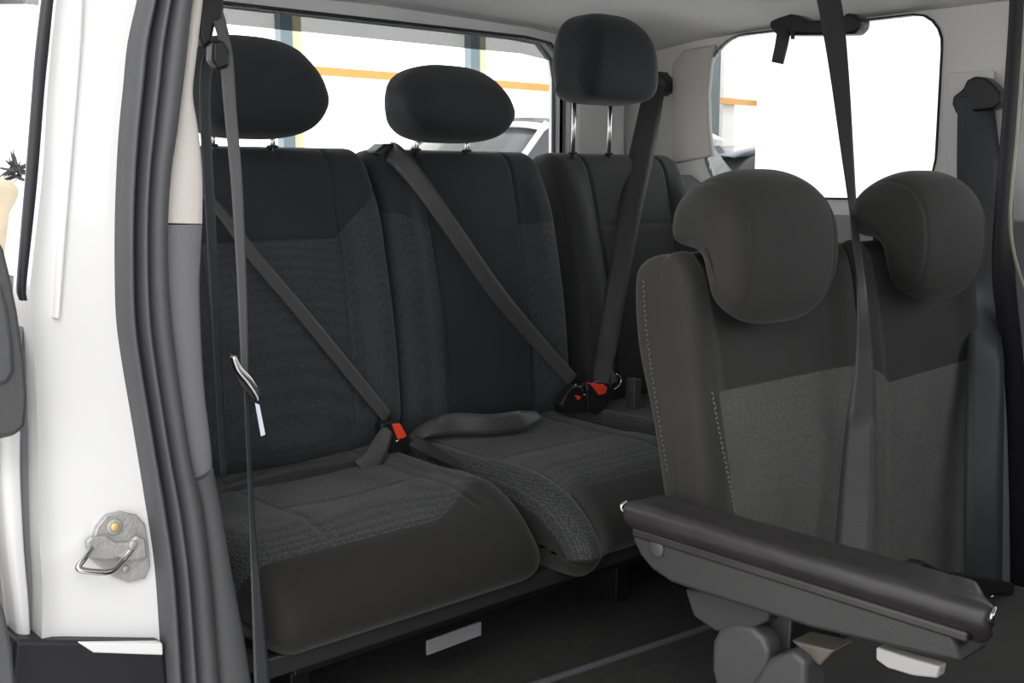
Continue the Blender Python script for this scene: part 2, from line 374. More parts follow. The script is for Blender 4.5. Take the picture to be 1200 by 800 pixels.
# ---- pillar between far window and far sliding door
o = struct(prism('trim_8', [at(x, y, 'x', XR - .01) for x, y in ((1113, 86), (1166, 82), (1166, 210), (1158, 300), (1106, 300), (1110, 180))], (-.012, 0, 0), M['trim_light'], bevel=.008))
ds = strip('trim_9', [(1186, -20), (1183, 40), (1176, 140), (1168, 240), (1165, 330), (1178, 430), (1184, 560), (1186, 720)], [(1206, -20), (1200, 40), (1192, 140), (1183, 240), (1187, 330), (1196, 430), (1202, 560), (1204, 720)], 1.06, .004, M['rubber_black'], bulge=.02); struct(ds)
struct(tube('trim_10', [at(x, y, 'y', 1.02) for x, y in ((1203, -10), (1199, 60), (1192, 160), (1184, 250), (1189, 300), (1203, 345))], .0035, M['seal_yellow']))
struct(box('door_1', (XR + .02, .1, FZ), (XR + .06, 1.12, 1.44), M['black'], bevel=0))

# ------------------------------------------------------------------ near rear door jamb (white body), seal and trim
Y0 = 1.4
JL = [(84, -170), (66, -30), (62, 0), (52, 100), (46, 200), (36, 290), (31, 350), (37, 420), (40, 500), (41, 560), (43, 640), (46, 690), (45, 752)]
JR = [(200, -170), (170, -30), (164, 0), (153, 50), (148, 100), (143, 150), (140, 200), (138, 260), (138, 330), (140, 380), (147, 430), (159, 500), (172, 580), (184, 660), (190, 752)]
jamb = strip('wall_jamb', JL, JR, Y0 + .02, .05, M['paint'], prof=lambda u: .0 if u > .12 else .012 * (1 - u / .12)); struct(jamb)
struct(strip('trim_11', [(86, -30), (82, 60), (74, 180), (66, 300), (62, 372)], [(100, -30), (96, 60), (86, 180), (76, 300), (70, 372)], Y0 + .017, .01, M['paint'], bulge=.006))
struct(prism('trim_12', [at(x, y, 'y', Y0 + .0) for x, y in ((18, 750), (192, 752), (200, 830), (10, 830))], (0, .07, 0), M['rubber_black'], bevel=.006))
struct(prism('trim_13', [at(x, y, 'y', Y0 - .004) for x, y in ((92, 753), (191, 753), (192, 768), (110, 765))], (0, .03, 0), M['paint'], bevel=.003))
SL = JR[:-1] + [(190, 740), (195, 830)]
SR = [(258, -170), (228, -30), (222, 0), (213, 80), (203, 160), (197, 200), (193, 262), (194, 330), (198, 380), (204, 430), (214, 500), (222, 545), (232, 590), (240, 650), (247, 720), (256, 830)]
def sealp(u):
    if u < .22: return .012 + .018 * max(0, math.sin(math.pi * u / .22)) ** .6
    if u < .30: return .006
    if u < .52: return .008 + .022 * max(0, math.sin(math.pi * (u - .30) / .22)) ** .6
    if u < .58: return .008
    return .010 + .012 * max(0, math.sin(math.pi * (u - .58) / .42)) ** .7
struct(strip('trim_14', SL, SR, Y0 + .01, .05, M['rubber'], prof=sealp, nb=48, n=80))
TR_ = [(268, -170), (241, -30), (238, 0), (231, 60), (226, 110), (232, 150), (237, 200), (237, 262)]
struct(strip('trim_15', [(258, -170), (228, -30), (222, 0), (213, 80), (203, 160), (197, 200), (193, 261)], TR_, Y0 + .03, .12, M['trim_beige'], bulge=.008))
struct(strip('trim_16', [(193, 263), (194, 330), (198, 380), (204, 430), (214, 500), (222, 545), (226, 562)], [(237, 263), (234, 330), (236, 400), (240, 460), (247, 520), (249, 548)], Y0 + .03, .12, M['trim_grey'], bulge=.008))
struct(strip('trim_17', [(224, 566), (232, 595), (240, 650), (247, 720), (256, 830)], [(250, 549), (258, 590), (270, 660), (283, 730), (300, 830)], Y0 + .02, .14, M['trim_grey2'], bulge=.012))
# outer skin of the body with the sliding-door track edge
struct(strip('trim_18', [(30, 352), (24, 430), (24, 520), (26, 600), (32, 690), (35, 752)], [(37, 352), (37, 430), (42, 520), (43, 600), (46, 690), (46, 752)], Y0 + .04, .04, M['trim_grey'], bulge=-.004))
struct(strip('trim_19', [(0, 505), (1, 560), (7, 640), (14, 700), (20, 752)], [(24, 505), (24, 560), (28, 640), (33, 700), (36, 752)], Y0 + .03, .04, M['paint'], bulge=.006))
struct(strip('trim_20', [(72, -170), (54, -30), (50, 0), (43, 60), (39, 110), (32, 200), (26, 270), (21, 335), (24, 352)], [(85, -170), (67, -30), (63, 0), (57, 60), (52, 110), (45, 200), (38, 270), (31, 335), (32, 352)], Y0 + .0, .006, M['rubber_black'], bulge=.003))

# ---- open sliding door standing outside the body
dr = thing('sliding_door', 'open sliding door edge with grey plastic trim and pull recess at left', 'car door', at(5, 520, 'y', 1.34))
Yd = 1.34
prism('inner_trim', [at(x, y, 'y', Yd) for x, y in ((-30, 262), (0, 278), (8, 292), (16, 325), (24, 365), (32, 420), (36, 465), (33, 500), (20, 512), (-30, 520))], (-.03, .05, 0), M['grey_pl'], dr, bevel=.008)
prism('pull_recess', [at(x, y, 'y', Yd - .006) for x, y in ((-20, 325), (2, 332), (10, 360), (16, 400), (18, 435), (10, 450), (-20, 455))], (0, .02, 0), M['rubber'], dr, bevel=.006)
box('door_panel', (.30, 1.38, .5), (.345, 2.3, 1.42), M['paint'], dr, bevel=.01)
prism('lower_trim', [at(x, y, 'y', Yd) for x, y in ((-30, 660), (0, 690), (10, 720), (18, 760), (24, 830), (-30, 830))], (-.03, .05, 0), M['trim_grey2'], dr, bevel=.008)

# ---- door lock striker on the jamb
st = thing('lock_striker', 'zinc door striker loop bolted in the white door jamb', 'door striker', at(135, 640, 'y', Y0 + .01))
Yj = Y0 + .018
prism('striker_plate', [at(x, y, 'y', Yj) for x, y in ((106, 632), (112, 615), (123, 602), (140, 598), (158, 602), (168, 613), (172, 640), (174, 662), (168, 676), (150, 681), (130, 674), (100, 650))], (0, -.007, 0), M['zinc'], st, bevel=.002)
prism('upper_lobe', [at(x, y, 'y', Yj - .007) for x, y in ((98, 633), (104, 627), (122, 626), (133, 634), (148, 634), (158, 626), (168, 630), (170, 652), (150, 656), (136, 652), (120, 655), (102, 652))], (0, -.008, 0), M['zinc'], st, bevel=.003)
disc('washer', at(134, 617, 'y', Yj - .007), (0, -1, 0), .011, .003, M['zinc'], st)
disc('bolt', at(134, 617, 'y', Yj - .01), (0, -1, 0), .0055, .003, M['brass'], st, dome=.001)
disc('bolt', at(155, 638, 'y', Yj - .015), (0, -1, 0), .006, .003, M['zinc'], st, dome=.001)
disc('bolt', at(147, 666, 'y', Yj - .007), (0, -1, 0), .005, .003, M['zinc'], st, dome=.001)
tube('striker_loop', [at(x, y, 'y', yy) for x, y, yy in ((108, 640, Yj - .01), (98, 655, Yj - .03), (92, 666, Yj - .038), (112, 670, Yj - .04), (130, 669, Yj - .036), (143, 657, Yj - .02), (155, 642, Yj - .012))], .0042, M['chrome'], st)

# ------------------------------------------------------------------ ROW 3
P3 = [(1.99, .945), (1.955, 1.0), (1.958, 1.1), (1.975, 1.25), (2.005, 1.4), (2.035, 1.53), (2.055, 1.585), (2.085, 1.61), (2.13, 1.615), (2.175, 1.595), (2.19, 1.5), (2.16, 1.3), (2.12, 1.1), (2.08, .95), (2.03, .92)]
def sm(a, b, x):
    t = min(max((x - a) / (b - a), 0), 1); return t * t * (3 - 2 * t)
def groove(d, w=.004): return math.exp(-(d / w) ** 2)
def back_disp(xl, xr, seam_l, seam_r, zt, yoke):
    def fn(x, y, z, ny, nz):
        if ny > -.1 or z < .97: return 0
        k = sm(.97, 1.05, z)
        # bolsters stand proud, centre dished
        d = .022 * (1 - sm(0, .06, min(x - xl, xr - x) - .045)) * k * (1 - sm(1.45, 1.6, z)) + .004 * math.cos((x - (xl + xr) / 2) * 9)
        for s in (seam_l, seam_r):
            sx = s + (z - 1.2) * -.03 * (1 if s < (xl + xr) / 2 else -1)
            d -= .006 * groove(x - sx) * sm(1.0, 1.05, z)
        d -= .004 * groove(z - yoke(x), .004)
        return d * sm(.1, .5, -ny)
    return fn
def yoke_mask(yoke, excl=None):
    def fn(x, y, z, ny, nz):
        if ny > -.2: return -1
        return yoke(x) - z
    return fn
bench = thing('rear_bench_seat', 'dark charcoal two-place rear bench nearest the white door jamb', 'car seat', (1.4, 1.8, .8))
# backrests (two places)
def yk1(x): return 1.425 + .0 * x if x < 1.29 else 1.425 + (x - 1.29) * .85
def yk2(x):
    if x < 1.54: return 1.475 - (x - 1.43) * .25
    if x < 1.81: return 1.13
    return 1.44 + (x - 1.81) * .12
pad('backrest', P3, .86, 1.416, M['cloth3'], bench, r=.035, nx=110, npf=260, disp=back_disp(.86, 1.42, .99, 1.295, 1.42, yk1), ins=yoke_mask(yk1))
def bd2(x, y, z, ny, nz):
    b = back_disp(1.43, 1.93, 1.555, 1.81, 1.42, lambda q: 9)(x, y, z, ny, nz)
    return b
def m2(x, y, z, ny, nz):
    if ny > -.2: return -1
    if x < 1.545: return min(1.475 - (x - 1.43) * .3 - z, 1.545 - x)
    if x > 1.81: return min(1.44 - z, x - 1.81)
    return -1
pad('backrest', P3, 1.424, 1.935, M['cloth3'], bench, r=.035, nx=110, npf=260, disp=bd2, ins=m2)
seat3 = thing('rear_single_seat', 'dark charcoal rear seat in far corner with tall raised headrest', 'car seat', (2.2, 1.8, .8))
def yk3(x): return 1.43
def bd3(x, y, z, ny, nz):
    b = back_disp(1.985, 2.48, 2.1, 2.38, 1.43, lambda q: 1.43 if 2.1 < q < 2.38 else 9)(x, y, z, ny, nz); return b
pad('backrest', P3, 1.985, 2.48, M['cloth2'], seat3, r=.035, nx=100, npf=220, disp=bd3, ins=None)
seat3.children[0].data.materials.clear(); seat3.children[0].data.materials.append(fabric('charcoal_cloth_plain', (.019, .0195, .02), (.022, .023, .024), (.03, .03, .03)))

# cushions
PC = [(2.0, .97), (1.9, .968), (1.75, .965), (1.66, .97), (1.59, .963), (1.52, .938), (1.465, .893), (1.442, .85), (1.456, .815), (1.52, .80), (1.8, .80), (2.0, .82), (2.03, .9)]
def cd1(x, y, z, ny, nz):
    if nz < 0: return 0
    d = .014 * (1 - sm(0, .07, 1.38 - x)) * sm(1.45, 1.6, y) 
    d -= .008 * math.sin(max(0, min(1, (x - .93) / .36)) * math.pi) * sm(1.5, 1.6, y)
    d -= .003 * groove(y - (1.53 + .09 * sm(1.17, 1.37, x)), .004)
    d -= .004 * groove(x - 1.285, .005) * sm(1.52, 1.55, y)
    d -= .004 * groove(x - .97, .005) * sm(1.52, 1.55, y)
    d -= .003 * groove(y - 1.72, .006) * sm(.97, .98, x) * (1 - sm(1.275, 1.285, x))
    return d
pad('seat_cushion', PC, .80, 1.385, M['cloth3c'], bench, r=.055, nx=110, npf=240, disp=cd1, ins=lambda x, y, z, ny, nz: y - 1.53 - .09 * sm(1.17, 1.37, x) if nz > .1 else -1)
def cw2(v):   # left bolster of the middle cushion reaches forward
    k = (1 - sm(1.40, 1.56, v.x)) * sm(1.75, 1.5, v.y) if False else (1 - sm(1.42, 1.56, v.x)) * (1 - sm(1.5, 1.9, v.y))
    return V((v.x, v.y - .06 * k, v.z + .0 * k))
def cd2(x, y, z, ny, nz):
    if nz < 0: return 0
    d = .016 * (1 - sm(.03, .09, x - 1.4)) * (1 - sm(1.85, 1.95, y))
    d -= .005 * groove(x - 1.475, .005) * sm(1.42, 1.47, y)
    d -= .005 * groove(y - 1.53, .005) * sm(1.47, 1.48, x)
    d -= .004 * groove(x - 1.84, .005) * sm(1.5, 1.53, y)
    d -= .003 * groove(y - 1.72, .006) * sm(1.47, 1.48, x)
    return d
def ci2(x, y, z, ny, nz):
    if nz < .1: return -1
    if x < 1.475: return y - 1.43
    return y - 1.53
pad('seat_cushion', PC, 1.398, 1.925, M['cloth3c'], bench, r=.045, nx=110, npf=240, disp=cd2, ins=ci2, warp=cw2)
pad('seat_cushion', PC, 1.94, 2.47, M['cloth3c'], seat3, r=.045, nx=80, npf=200, disp=lambda x, y, z, ny, nz: cd2(x - .54, y, z, ny, nz), ins=lambda x, y, z, ny, nz: y - 1.53 if nz > .1 else -1)
# dotted stitch rows on the two bolsters
def stitches(name, pts, m, parent, size=.0018, step=.0075, zig=.003, length=.005):
    P = cat(pts, 20); Ltot = sum((b - a).length for a, b in zip(P, P[1:])); n = max(int(Ltot / step), 2); P = resample(P, n); v = []; f = []
    for i, p in enumerate(P):
        t = (P[min(i + 1, n - 1)] - P[max(i - 1, 0)]).normalized(); fc = (CAM - p).normalized(); s = t.cross(fc).normalized()
        d = (t * 1 + s * (zig / .005 if i % 2 else -zig / .005)).normalized(); e = d.cross(fc).normalized(); b = len(v)
        for a in (-1, 1):
            for c_, h in ((-1, 0), (1, 0), (0, 1)): v.append(p + d * a * length / 2 + e * c_ * size / 2 + fc * h * size)
        f += [(b, b+1, b+2), (b+3, b+5, b+4), (b, b+3, b+4, b+1), (b+1, b+4, b+5, b+2), (b+2, b+5, b+3, b)]
    o = mesh_obj(name, v, f, m, parent, smooth=False); o['kind'] = 'stuff'; return o
# bench frame rail, legs, brackets
prism('front_rail', [(0.80, 1.478, .773), (0.80, 1.478, .808), (0.80, 1.50, .808), (0.80, 1.56, .808), (0.80, 1.56, .773)], (1.13, 0, 0), M['rail'], bench, bevel=.004)
box('base_frame', (.9, 1.56, .72), (1.9, 1.98, .80), M['black'], bench)
for x in (.95, 1.8): box('leg', (x, 1.66, FZ), (x + .04, 1.94, .73), M['black'], bench)
prism('floor_bracket', [(1.165, 1.54, .686), (1.295, 1.54, .688), (1.295, 1.54, .716), (1.165, 1.54, .714)], (0, .006, 0), M['label'], bench, bevel=.002)
box('front_rail', (1.95, 1.47, .775), (2.47, 1.56, .812), M['shield'], seat3)
box('base_frame', (2.0, 1.56, .72), (2.42, 1.98, .80), M['black'], seat3)
for x in (2.02, 2.38): box('leg', (x, 1.66, FZ), (x + .04, 1.94, .73), M['black'], seat3)

# headrests row 3
def head3(parent, cx, z0, z1, w_, posts, ptop, tall=False, m=None):
    h = z1 - z0
    if not tall:
        pr = [(2.0, z0), (1.965, z0 + .02), (1.955, z0 + h * .35), (1.975, z0 + h * .7), (2.02, z0 + h * .96), (2.06, z1), (2.1, z0 + h * .93), (2.115, z0 + h * .6), (2.11, z0 + h * .2), (2.09, z0)]
    else:
        pr = [(2.0, z0), (1.965, z0 + .02), (1.955, z0 + h * .35), (1.965, z0 + h * .75), (2.01, z0 + h * .97), (2.06, z1), (2.105, z0 + h * .95), (2.12, z0 + h * .6), (2.11, z0 + h * .2), (2.09, z0)]
    def warp(v):
        u = (v.x - cx) / (w_ / 2); t = (v.z - z0) / h
        zc = z0 + h * (.5 if not tall else .3)
        k = (1 - (.46 if not tall else .32) * abs(u) ** (2.8 if not tall else 3.6)) if v.z > zc else (1 - (.55 if not tall else .25) * abs(u) ** 3.6)
        return V((cx + (v.x - cx) * (1 - (.12 if tall else .03) * t ** 2), v.y, zc + (v.z - zc) * k))
    o = pad('headrest', pr, cx - w_ / 2, cx + w_ / 2, m or M['cloth3'], parent, r=.055 if not tall else .05, nx=60, npf=90, warp=warp, power=2.2)
    for s in posts:
        tube('headrest_post', [(s, 2.07, ptop), (s, 2.065, z0 + .03)], .0055, M['chrome'], o)
        disc('post_guide', (s, 2.07, 1.612), (0, 0, 1), .012, .006, M['black'], o)
    return o
head3(bench, 1.115, 1.632, 1.83, .31, (1.045, 1.18), 1.59)
head3(bench, 1.625, 1.634, 1.806, .31, (1.55, 1.70), 1.59)
head3(seat3, 2.14, 1.743, 1.966, .285, (2.055, 2.19), 1.59, True)

# ------------------------------------------------------------------ ROW 2 double seat
seat2 = thing('double_seat', 'grey two-place middle-row seat with comma headrests at right', 'car seat', (1.8, 1.1, FZ))
P2 = [(1.06, .95), (1.058, 1.0), (1.07, 1.1), (1.085, 1.2), (1.10, 1.3), (1.115, 1.38), (1.13, 1.415), (1.155, 1.43), (1.2, 1.42), (1.22, 1.385), (1.212, 1.28), (1.175, 1.15), (1.142, 1.0), (1.13, .94), (1.09, .93)]
def bk2(xl, xr, scx):
    def fn(x, y, z, ny, nz):
        d = 0
        if ny < -.1:
            d += .014 * (1 - sm(0, .05, min(x - xl, xr - x) - .04)) * sm(.7, .9, z)
            d -= .02 * math.exp(-((x - scx) / .12) ** 4 - ((z - 1.40) / .09) ** 4)     # scoop for the headrest
        return d * sm(.1, .6, -ny)
    return fn
def in2(x, y, z, ny, nz):
    if ny > -.3: return -1
    return min(1.212 - z, x - (1.398 + (1.212 - z) * .15))
def stretch(k0, k1, xa):      # the lower end of the backrest reaches further down towards the aisle
    def fn(v):
        k = k0 + (v.x - xa) * k1
        return v if v.z > 1.1 else V((v.x, v.y - .0 * k, 1.1 - (1.1 - v.z) * k))
    return fn
pad('backrest', P2, 1.345, 1.83, M['cloth2'], seat2, r=.032, power=2.6, nx=100, npf=240, disp=bk2(1.345, 1.83, 1.53), ins=in2, warp=stretch(1, 2.2, 1.345))
def in22(x, y, z, ny, nz):
    if ny > -.3: return -1
    return min(1.165 + (abs(x - 1.93) * .45 if x < 1.93 else (x - 1.93) * .03) - z, 2.245 - x)
pad('backrest', P2, 1.838, 2.30, M['cloth2'], seat2, r=.032, power=2.6, nx=100, npf=240, disp=bk2(1.838, 2.30, 2.05), ins=in22, warp=stretch(2.6, 0, 1.8))
def head2(cx, m):
    pr = [(1.052, 1.318), (1.03, 1.335), (1.018, 1.38), (1.016, 1.44), (1.024, 1.50), (1.05, 1.545), (1.095, 1.565), (1.14, 1.558), (1.17, 1.535), (1.182, 1.49), (1.175, 1.452), (1.15, 1.441), (1.12, 1.436), (1.098, 1.415), (1.085, 1.36), (1.075, 1.325)]
    hw_ = .148
    def warp(v):
        u = (v.x - cx) / hw_
        z = 1.44 + (v.z - 1.44) * ((1 - .36 * abs(u) ** 3) if v.z > 1.44 else (1 - .50 * abs(u) ** 3.4))
        tp = 1 - .22 * sm(1.06, 1.2, v.y)
        return V((cx + (v.x - cx) * tp, v.y + .014 * u * u, z))
    def disp(x, y, z, ny, nz):
        e = min(x - (cx - hw_), cx + hw_ - x); return -.003 * groove(e - .036, .003) if (ny < .5) else 0
    o = pad('headrest', pr, cx - hw_, cx + hw_, m, seat2, r=.03, nx=70, npf=160, warp=warp, disp=disp, power=2.0)
    for s in (-.06, .06): tube('headrest_post', [(cx + s, 1.16, 1.4), (cx + s, 1.16, 1.5)], .006, M['chrome'], o)
head2(1.52, M['cloth2']); head2(2.054, M['cloth2'])
stitches('stitching', [at(x, y, 'y', yy) for x, y, yy in ((835, 461, 1.06), (841, 495, 1.055), (848, 530, 1.047), (855, 565, 1.04), (861, 598, 1.035))], M['thread'], seat2)
stitches('edge_stitching', [at(x, y, 'x', 1.343) for x, y in ((754, 330), (757, 380), (763, 430), (772, 490), (782, 550))], M['thread'], seat2, zig=.004, size=.0015)
# low cushion and base of the double seat
pad('seat_cushion', [(1.04, .71), (.9, .715), (.75, .72), (.70, .70), (.68, .67), (.70, .64), (.9, .63), (1.04, .63), (1.05, .67)], 1.42, 2.28, M['cloth2'], seat2, r=.04, nx=50, npf=90)
box('base_frame', (1.46, .76, FZ), (2.24, 1.02, .635), M['black'], seat2)

# ---- near side of that seat: padded bar, shield, recliner covers
bar = thing('seat_side_bar', 'black padded bar with grey side shield below the grey seats', 'seat frame', (1.30, .9, FZ))
PB = [(1.231, 1.0275), (1.227, 1.041), (1.232, 1.052), (1.2445, 1.057), (1.275, 1.054), (1.305, 1.055), (1.318, 1.049), (1.32, 1.02), (1.31, .997), (1.265, .997), (1.245, 1.012)]
def barsweep():
    P = resample(cat([(a, 0, b) for a, b in PB], 6, True), 64, True); v = []; ys_ = []
    y0_, y1_ = .549, 1.126; r = .012
    for k in range(7): ys_.append(y0_ + r * (1 - math.cos(math.pi / 2 * k / 6)))
    for k in range(1, 40): ys_.append(y0_ + r + (y1_ - y0_ - 2 * r) * k / 40)
    for k in range(6, -1, -1): ys_.append(y1_ - r * (1 - math.cos(math.pi / 2 * k / 6)))
    c = sum(P, V((0, 0, 0))) / 64
    for y in ys_:
        t = min(y - y0_, y1_ - y); q_ = 1 - math.sqrt(max(0, 1 - ((r - t) / r) ** 2)) if t < r else 0
        wob = .0004 * math.sin(y * 60) + .0003 * math.sin(y * 143)
        for p in P:
            d = p - c; s = 1 - q_ * .18; v.append(V((c.x + d.x * s, y + max(0, p.x - 1.24) * .7 * max(0, 1 - (y - y0_) / .2), c.z + d.z * s + (wob if d.z > 0 else 0))))
    n = len(ys_); f = [(i*64+k, i*64+(k+1) % 64, (i+1)*64+(k+1) % 64, (i+1)*64+k) for i in range(n-1) for k in range(64)] + [tuple(range(64)), tuple(range((n-1)*64, n*64))]
    return mesh_obj('padded_bar', v, f, M['gloss'], bar)
barsweep()
box('lip', (1.236, .575, 1.003), (1.31, 1.11, 1.017), M['gloss'], bar, bevel=.004)
sh = [(1.113, 1.012), (1.1115, .994), (1.097, .975), (1.0735, .959), (1.0355, .9486), (.9975, .9486), (.7885, .9534), (.665, .9657), (.5814, .975), (.60, 1.012)]
prism('side_shield', [(1.241, y, z) for y, z in sh], (.07, 0, 0), M['shield'], bar, bevel=.006)
disc('pivot_cap', (1.2415, 1.062, .995), (-1, 0, 0), .0145, .004, M['recl'], bar, dome=.002)
for yy, zz in ((1.127, 1.048), (.548, 1.048)):  # chrome bits added as the glints at both bar ends
    o = tube('end_glint', [(1.235, yy, zz - .008), (1.233, yy + (.002 if yy > 1 else -.002), zz), (1.243, yy, zz + .006)], .003, M['chrome'], bar); o['label'] = 'chrome bit standing for the bar-end glint'
# mechanism below
xm = 1.275
prism('hinge_bracket', [at(x, y, 'x', xm) for x, y in ((802, 690), (812, 722), (838, 740), (870, 742), (900, 728), (905, 700))], (.03, 0, 0), M['shield'], bar, bevel=.004)
prism('recliner_cover', [at(x, y, 'x', xm - .005) for x, y in ((834, 752), (842, 737), (862, 731), (880, 734), (895, 748), (902, 765), (898, 790), (890, 830), (845, 830), (833, 785))], (.04, 0, 0), M['recl'], bar, bevel=.008)
prism('recliner_cover', [at(x, y, 'x', xm - .02) for x, y in ((880, 800), (900, 772), (928, 762), (944, 775), (944, 830), (870, 830))], (.05, 0, 0), M['recl'], bar, bevel=.008)
o = prism('latch_plate', [at(x, y, 'x', xm) for x, y in ((926, 750), (978, 762), (960, 781))], (.05, 0, 0), M['beige_pl'], bar, bevel=.003); o['label'] = 'brownish metal latch plate'
o = prism('release_strap', [at(x, y, 'x', xm - .02) for x, y in ((1026, 758), (1050, 766), (1075, 774), (1101, 781), (1098, 795), (1070, 792), (1040, 783), (1026, 773))], (.02, 0, 0), M['strap_white'], bar, bevel=.003); o['label'] = 'pale release strap'
box('support_leg', (1.30, .86, FZ), (1.34, .96, .96), M['black'], bar)
tube('cross_tube', [(1.32, .93, .62), (1.5, .93, .61)], .015, M['black'], bar)

# ------------------------------------------------------------------ BELTS
def A(px, py, ax, v, wpx):
    p = at(px, py, ax, v); d = (p - CAM).dot(fwd); return (p, wpx * d / F_PX)
# centre belt of the middle row hanging from the ceiling
cb = thing('ceiling_seat_belt', 'long grey belt hanging from ceiling between the two grey headrests', 'seat belt', (1.9, 1.3, 1.9))
belt('webbing', [A(966, -22, 'y', 1.5, 26), A(975, 20, 'y', 1.46, 26), A(984, 90, 'y', 1.38, 21), A(993, 180, 'y', 1.28, 14), A(999, 240, 'y', 1.2, 9), A(1003, 280, 'y', 1.115, 9), A(1009, 330, 'y', 1.03, 10), A(1013, 420, 'y', 1.015, 20), A(1009, 500, 'y', 1.01, 34), A(1005, 580, 'y', 1.0, 42), A(1000, 668, 'y', .98, 46)], M['belt'], cb, full=.05)
# far pillar belt
pb = thing('far_pillar_belt', 'wide dark belt under black anchor cover beside the far window', 'seat belt', (2.5, 1.2, 1.7))
belt('webbing', [A(1143, 112, 'x', 2.54, 40), A(1145, 150, 'x', 2.535, 46), A(1149, 220, 'x', 2.51, 54), A(1154, 290, 'x', 2.46, 52), A(1156, 350, 'y', 1.12, 47), A(1155, 420, 'y', 1.04, 45), A(1153, 560, 'y', .99, 45), A(1152, 684, 'y', .97, 44)], M['belt_blue'], pb, full=.075, cup=.002, nrm=(-.68, -.73, 0))
prism('anchor_cover', [at(x, y, 'x', 2.53) for x, y in ((1115, 122), (1116, 113), (1128, 104), (1132, 94), (1142, 89), (1155, 91), (1164, 98), (1172, 108), (1173, 120), (1164, 128), (1140, 131), (1120, 134))], (.04, 0, 0), M['black'], pb, bevel=.006)
o = tube('anchor_bolt', [at(1124, 122, 'x', 2.525), at(1132, 118, 'x', 2.525)], .003, M['chrome'], pb)
# floor buckle clutter at the foot of that belt
bc = thing('belt_floor_anchor', 'small black belt anchor with bright rivets by the bar end', 'belt anchor', (1.8, .9, .8))
prism('anchor_plate', [at(x, y, 'y', .93) for x, y in ((1072, 664), (1085, 658), (1110, 672), (1150, 676), (1190, 684), (1188, 698), (1150, 697), (1090, 682))], (0, .03, 0), M['black'], bc, bevel=.004)
for x, y in ((1104, 675), (1164, 698)): tube('rivet', [at(x - 3, y + 1, 'y', .925), at(x + 4, y - 1, 'y', .925)], .002, M['chrome'], bc)

# rear corner belt on the D pillar
db = thing('rear_corner_belt', 'black shoulder belt down the far rear corner seat backrest', 'seat belt', (2.4, 2.1, 1.8))
belt('webbing', [A(768, 98, 'y', 2.2, 24), A(760, 140, 'y', 2.13, 27), A(751, 185, 'y', 2.05, 29), A(738, 250, 'y', 1.985, 27), A(724, 330, 'y', 1.945, 25), A(712, 400, 'y', 1.92, 24), A(704, 452, 'y', 1.88, 20)], M['belt_dark'], db, full=.05)
prism('anchor_cover', [at(x, y, 'x', 2.56) for x, y in ((764, 112), (766, 92), (771, 83), (781, 96), (780, 106), (772, 112))], (.05, 0, 0), M['black'], db, bevel=.004)
# middle belt of the bench
mb = thing('bench_middle_belt', 'grey shoulder belt slanting across the bench middle backrest', 'seat belt', (1.5, 2.1, 1.6))
belt('webbing', [A(452, 176, 'y', 2.11, 22), A(464, 182, 'y', 2.04, 24), A(490, 212, 'y', 2.005, 22), A(530, 268, 'y', 1.975, 20), A(580, 340, 'y', 1.95, 19), A(630, 400, 'y', 1.93, 17), A(672, 446, 'y', 1.90, 15)], M['belt'], mb, full=.05)
prism('belt_guide', [at(x, y, 'y', 2.07) for x, y in ((440, 178), (452, 168), (466, 168), (476, 180), (470, 188), (446, 186))], (0, .05, 0), M['black'], mb, bevel=.006)
# lap belt, middle place (loop lying on the cushion)
lb = tag(belt('lap_belt', [A(484, 514, 'z', .995, 12), A(500, 504, 'z', 1.0, 18), A(530, 497, 'z', 1.005, 26), A(575, 497, 'z', 1.0, 24), A(612, 492, 'z', 1.0, 23), A(632, 486, 'z', 1.0, 12)], M['belt'], full=.046, cup=.001), 'grey lap belt looped on cushion right of the near red buckle', 'lap belt')
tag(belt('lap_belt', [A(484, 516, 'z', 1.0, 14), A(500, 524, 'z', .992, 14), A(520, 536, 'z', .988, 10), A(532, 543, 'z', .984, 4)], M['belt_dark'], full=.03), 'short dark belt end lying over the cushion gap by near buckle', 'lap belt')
# belt of the near place: pillar anchor, loops, shoulder strap, lap strap
nb_ = thing('near_shoulder_belt', 'grey belt slanting over the near backrest to the red buckle', 'seat belt', (.9, 1.9, 1.5))
belt('webbing', [A(240, 226, 'y', 1.99, 10), A(262, 252, 'y', 1.965, 12), A(300, 303, 'y', 1.955, 15), A(350, 362, 'y', 1.945, 15), A(400, 423, 'y', 1.93, 15), A(455, 490, 'y', 1.905, 14)], M['belt'], nb_, full=.047)
belt('lap_webbing', [A(455, 503, 'y', 1.885, 14), A(447, 520, 'y', 1.865, 21), A(437, 538, 'y', 1.85, 24), A(424, 551, 'y', 1.845, 26)], M['belt'], nb_, full=.05, cup=.003)
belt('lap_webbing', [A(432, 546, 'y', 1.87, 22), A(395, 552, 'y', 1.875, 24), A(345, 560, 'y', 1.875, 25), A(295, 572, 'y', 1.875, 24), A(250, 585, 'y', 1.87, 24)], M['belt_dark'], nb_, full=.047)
hb = thing('hanging_door_belt', 'loose grey belt hanging by the pale pillar with metal tongue and tag', 'seat belt', (.82, 1.5, 1.7))
belt('webbing', [A(252, 8, 'y', 1.56, 14), A(258, 28, 'y', 1.55, 14), A(264, 52, 'y', 1.54, 13), A(266, 75, 'y', 1.54, 15), A(270, 130, 'y', 1.54, 14), A(277, 210, 'y', 1.54, 13), A(282, 300, 'y', 1.54, 11), A(285, 370, 'y', 1.54, 10), A(287, 440, 'y', 1.54, 8)], M['belt_light'], hb, full=.03)
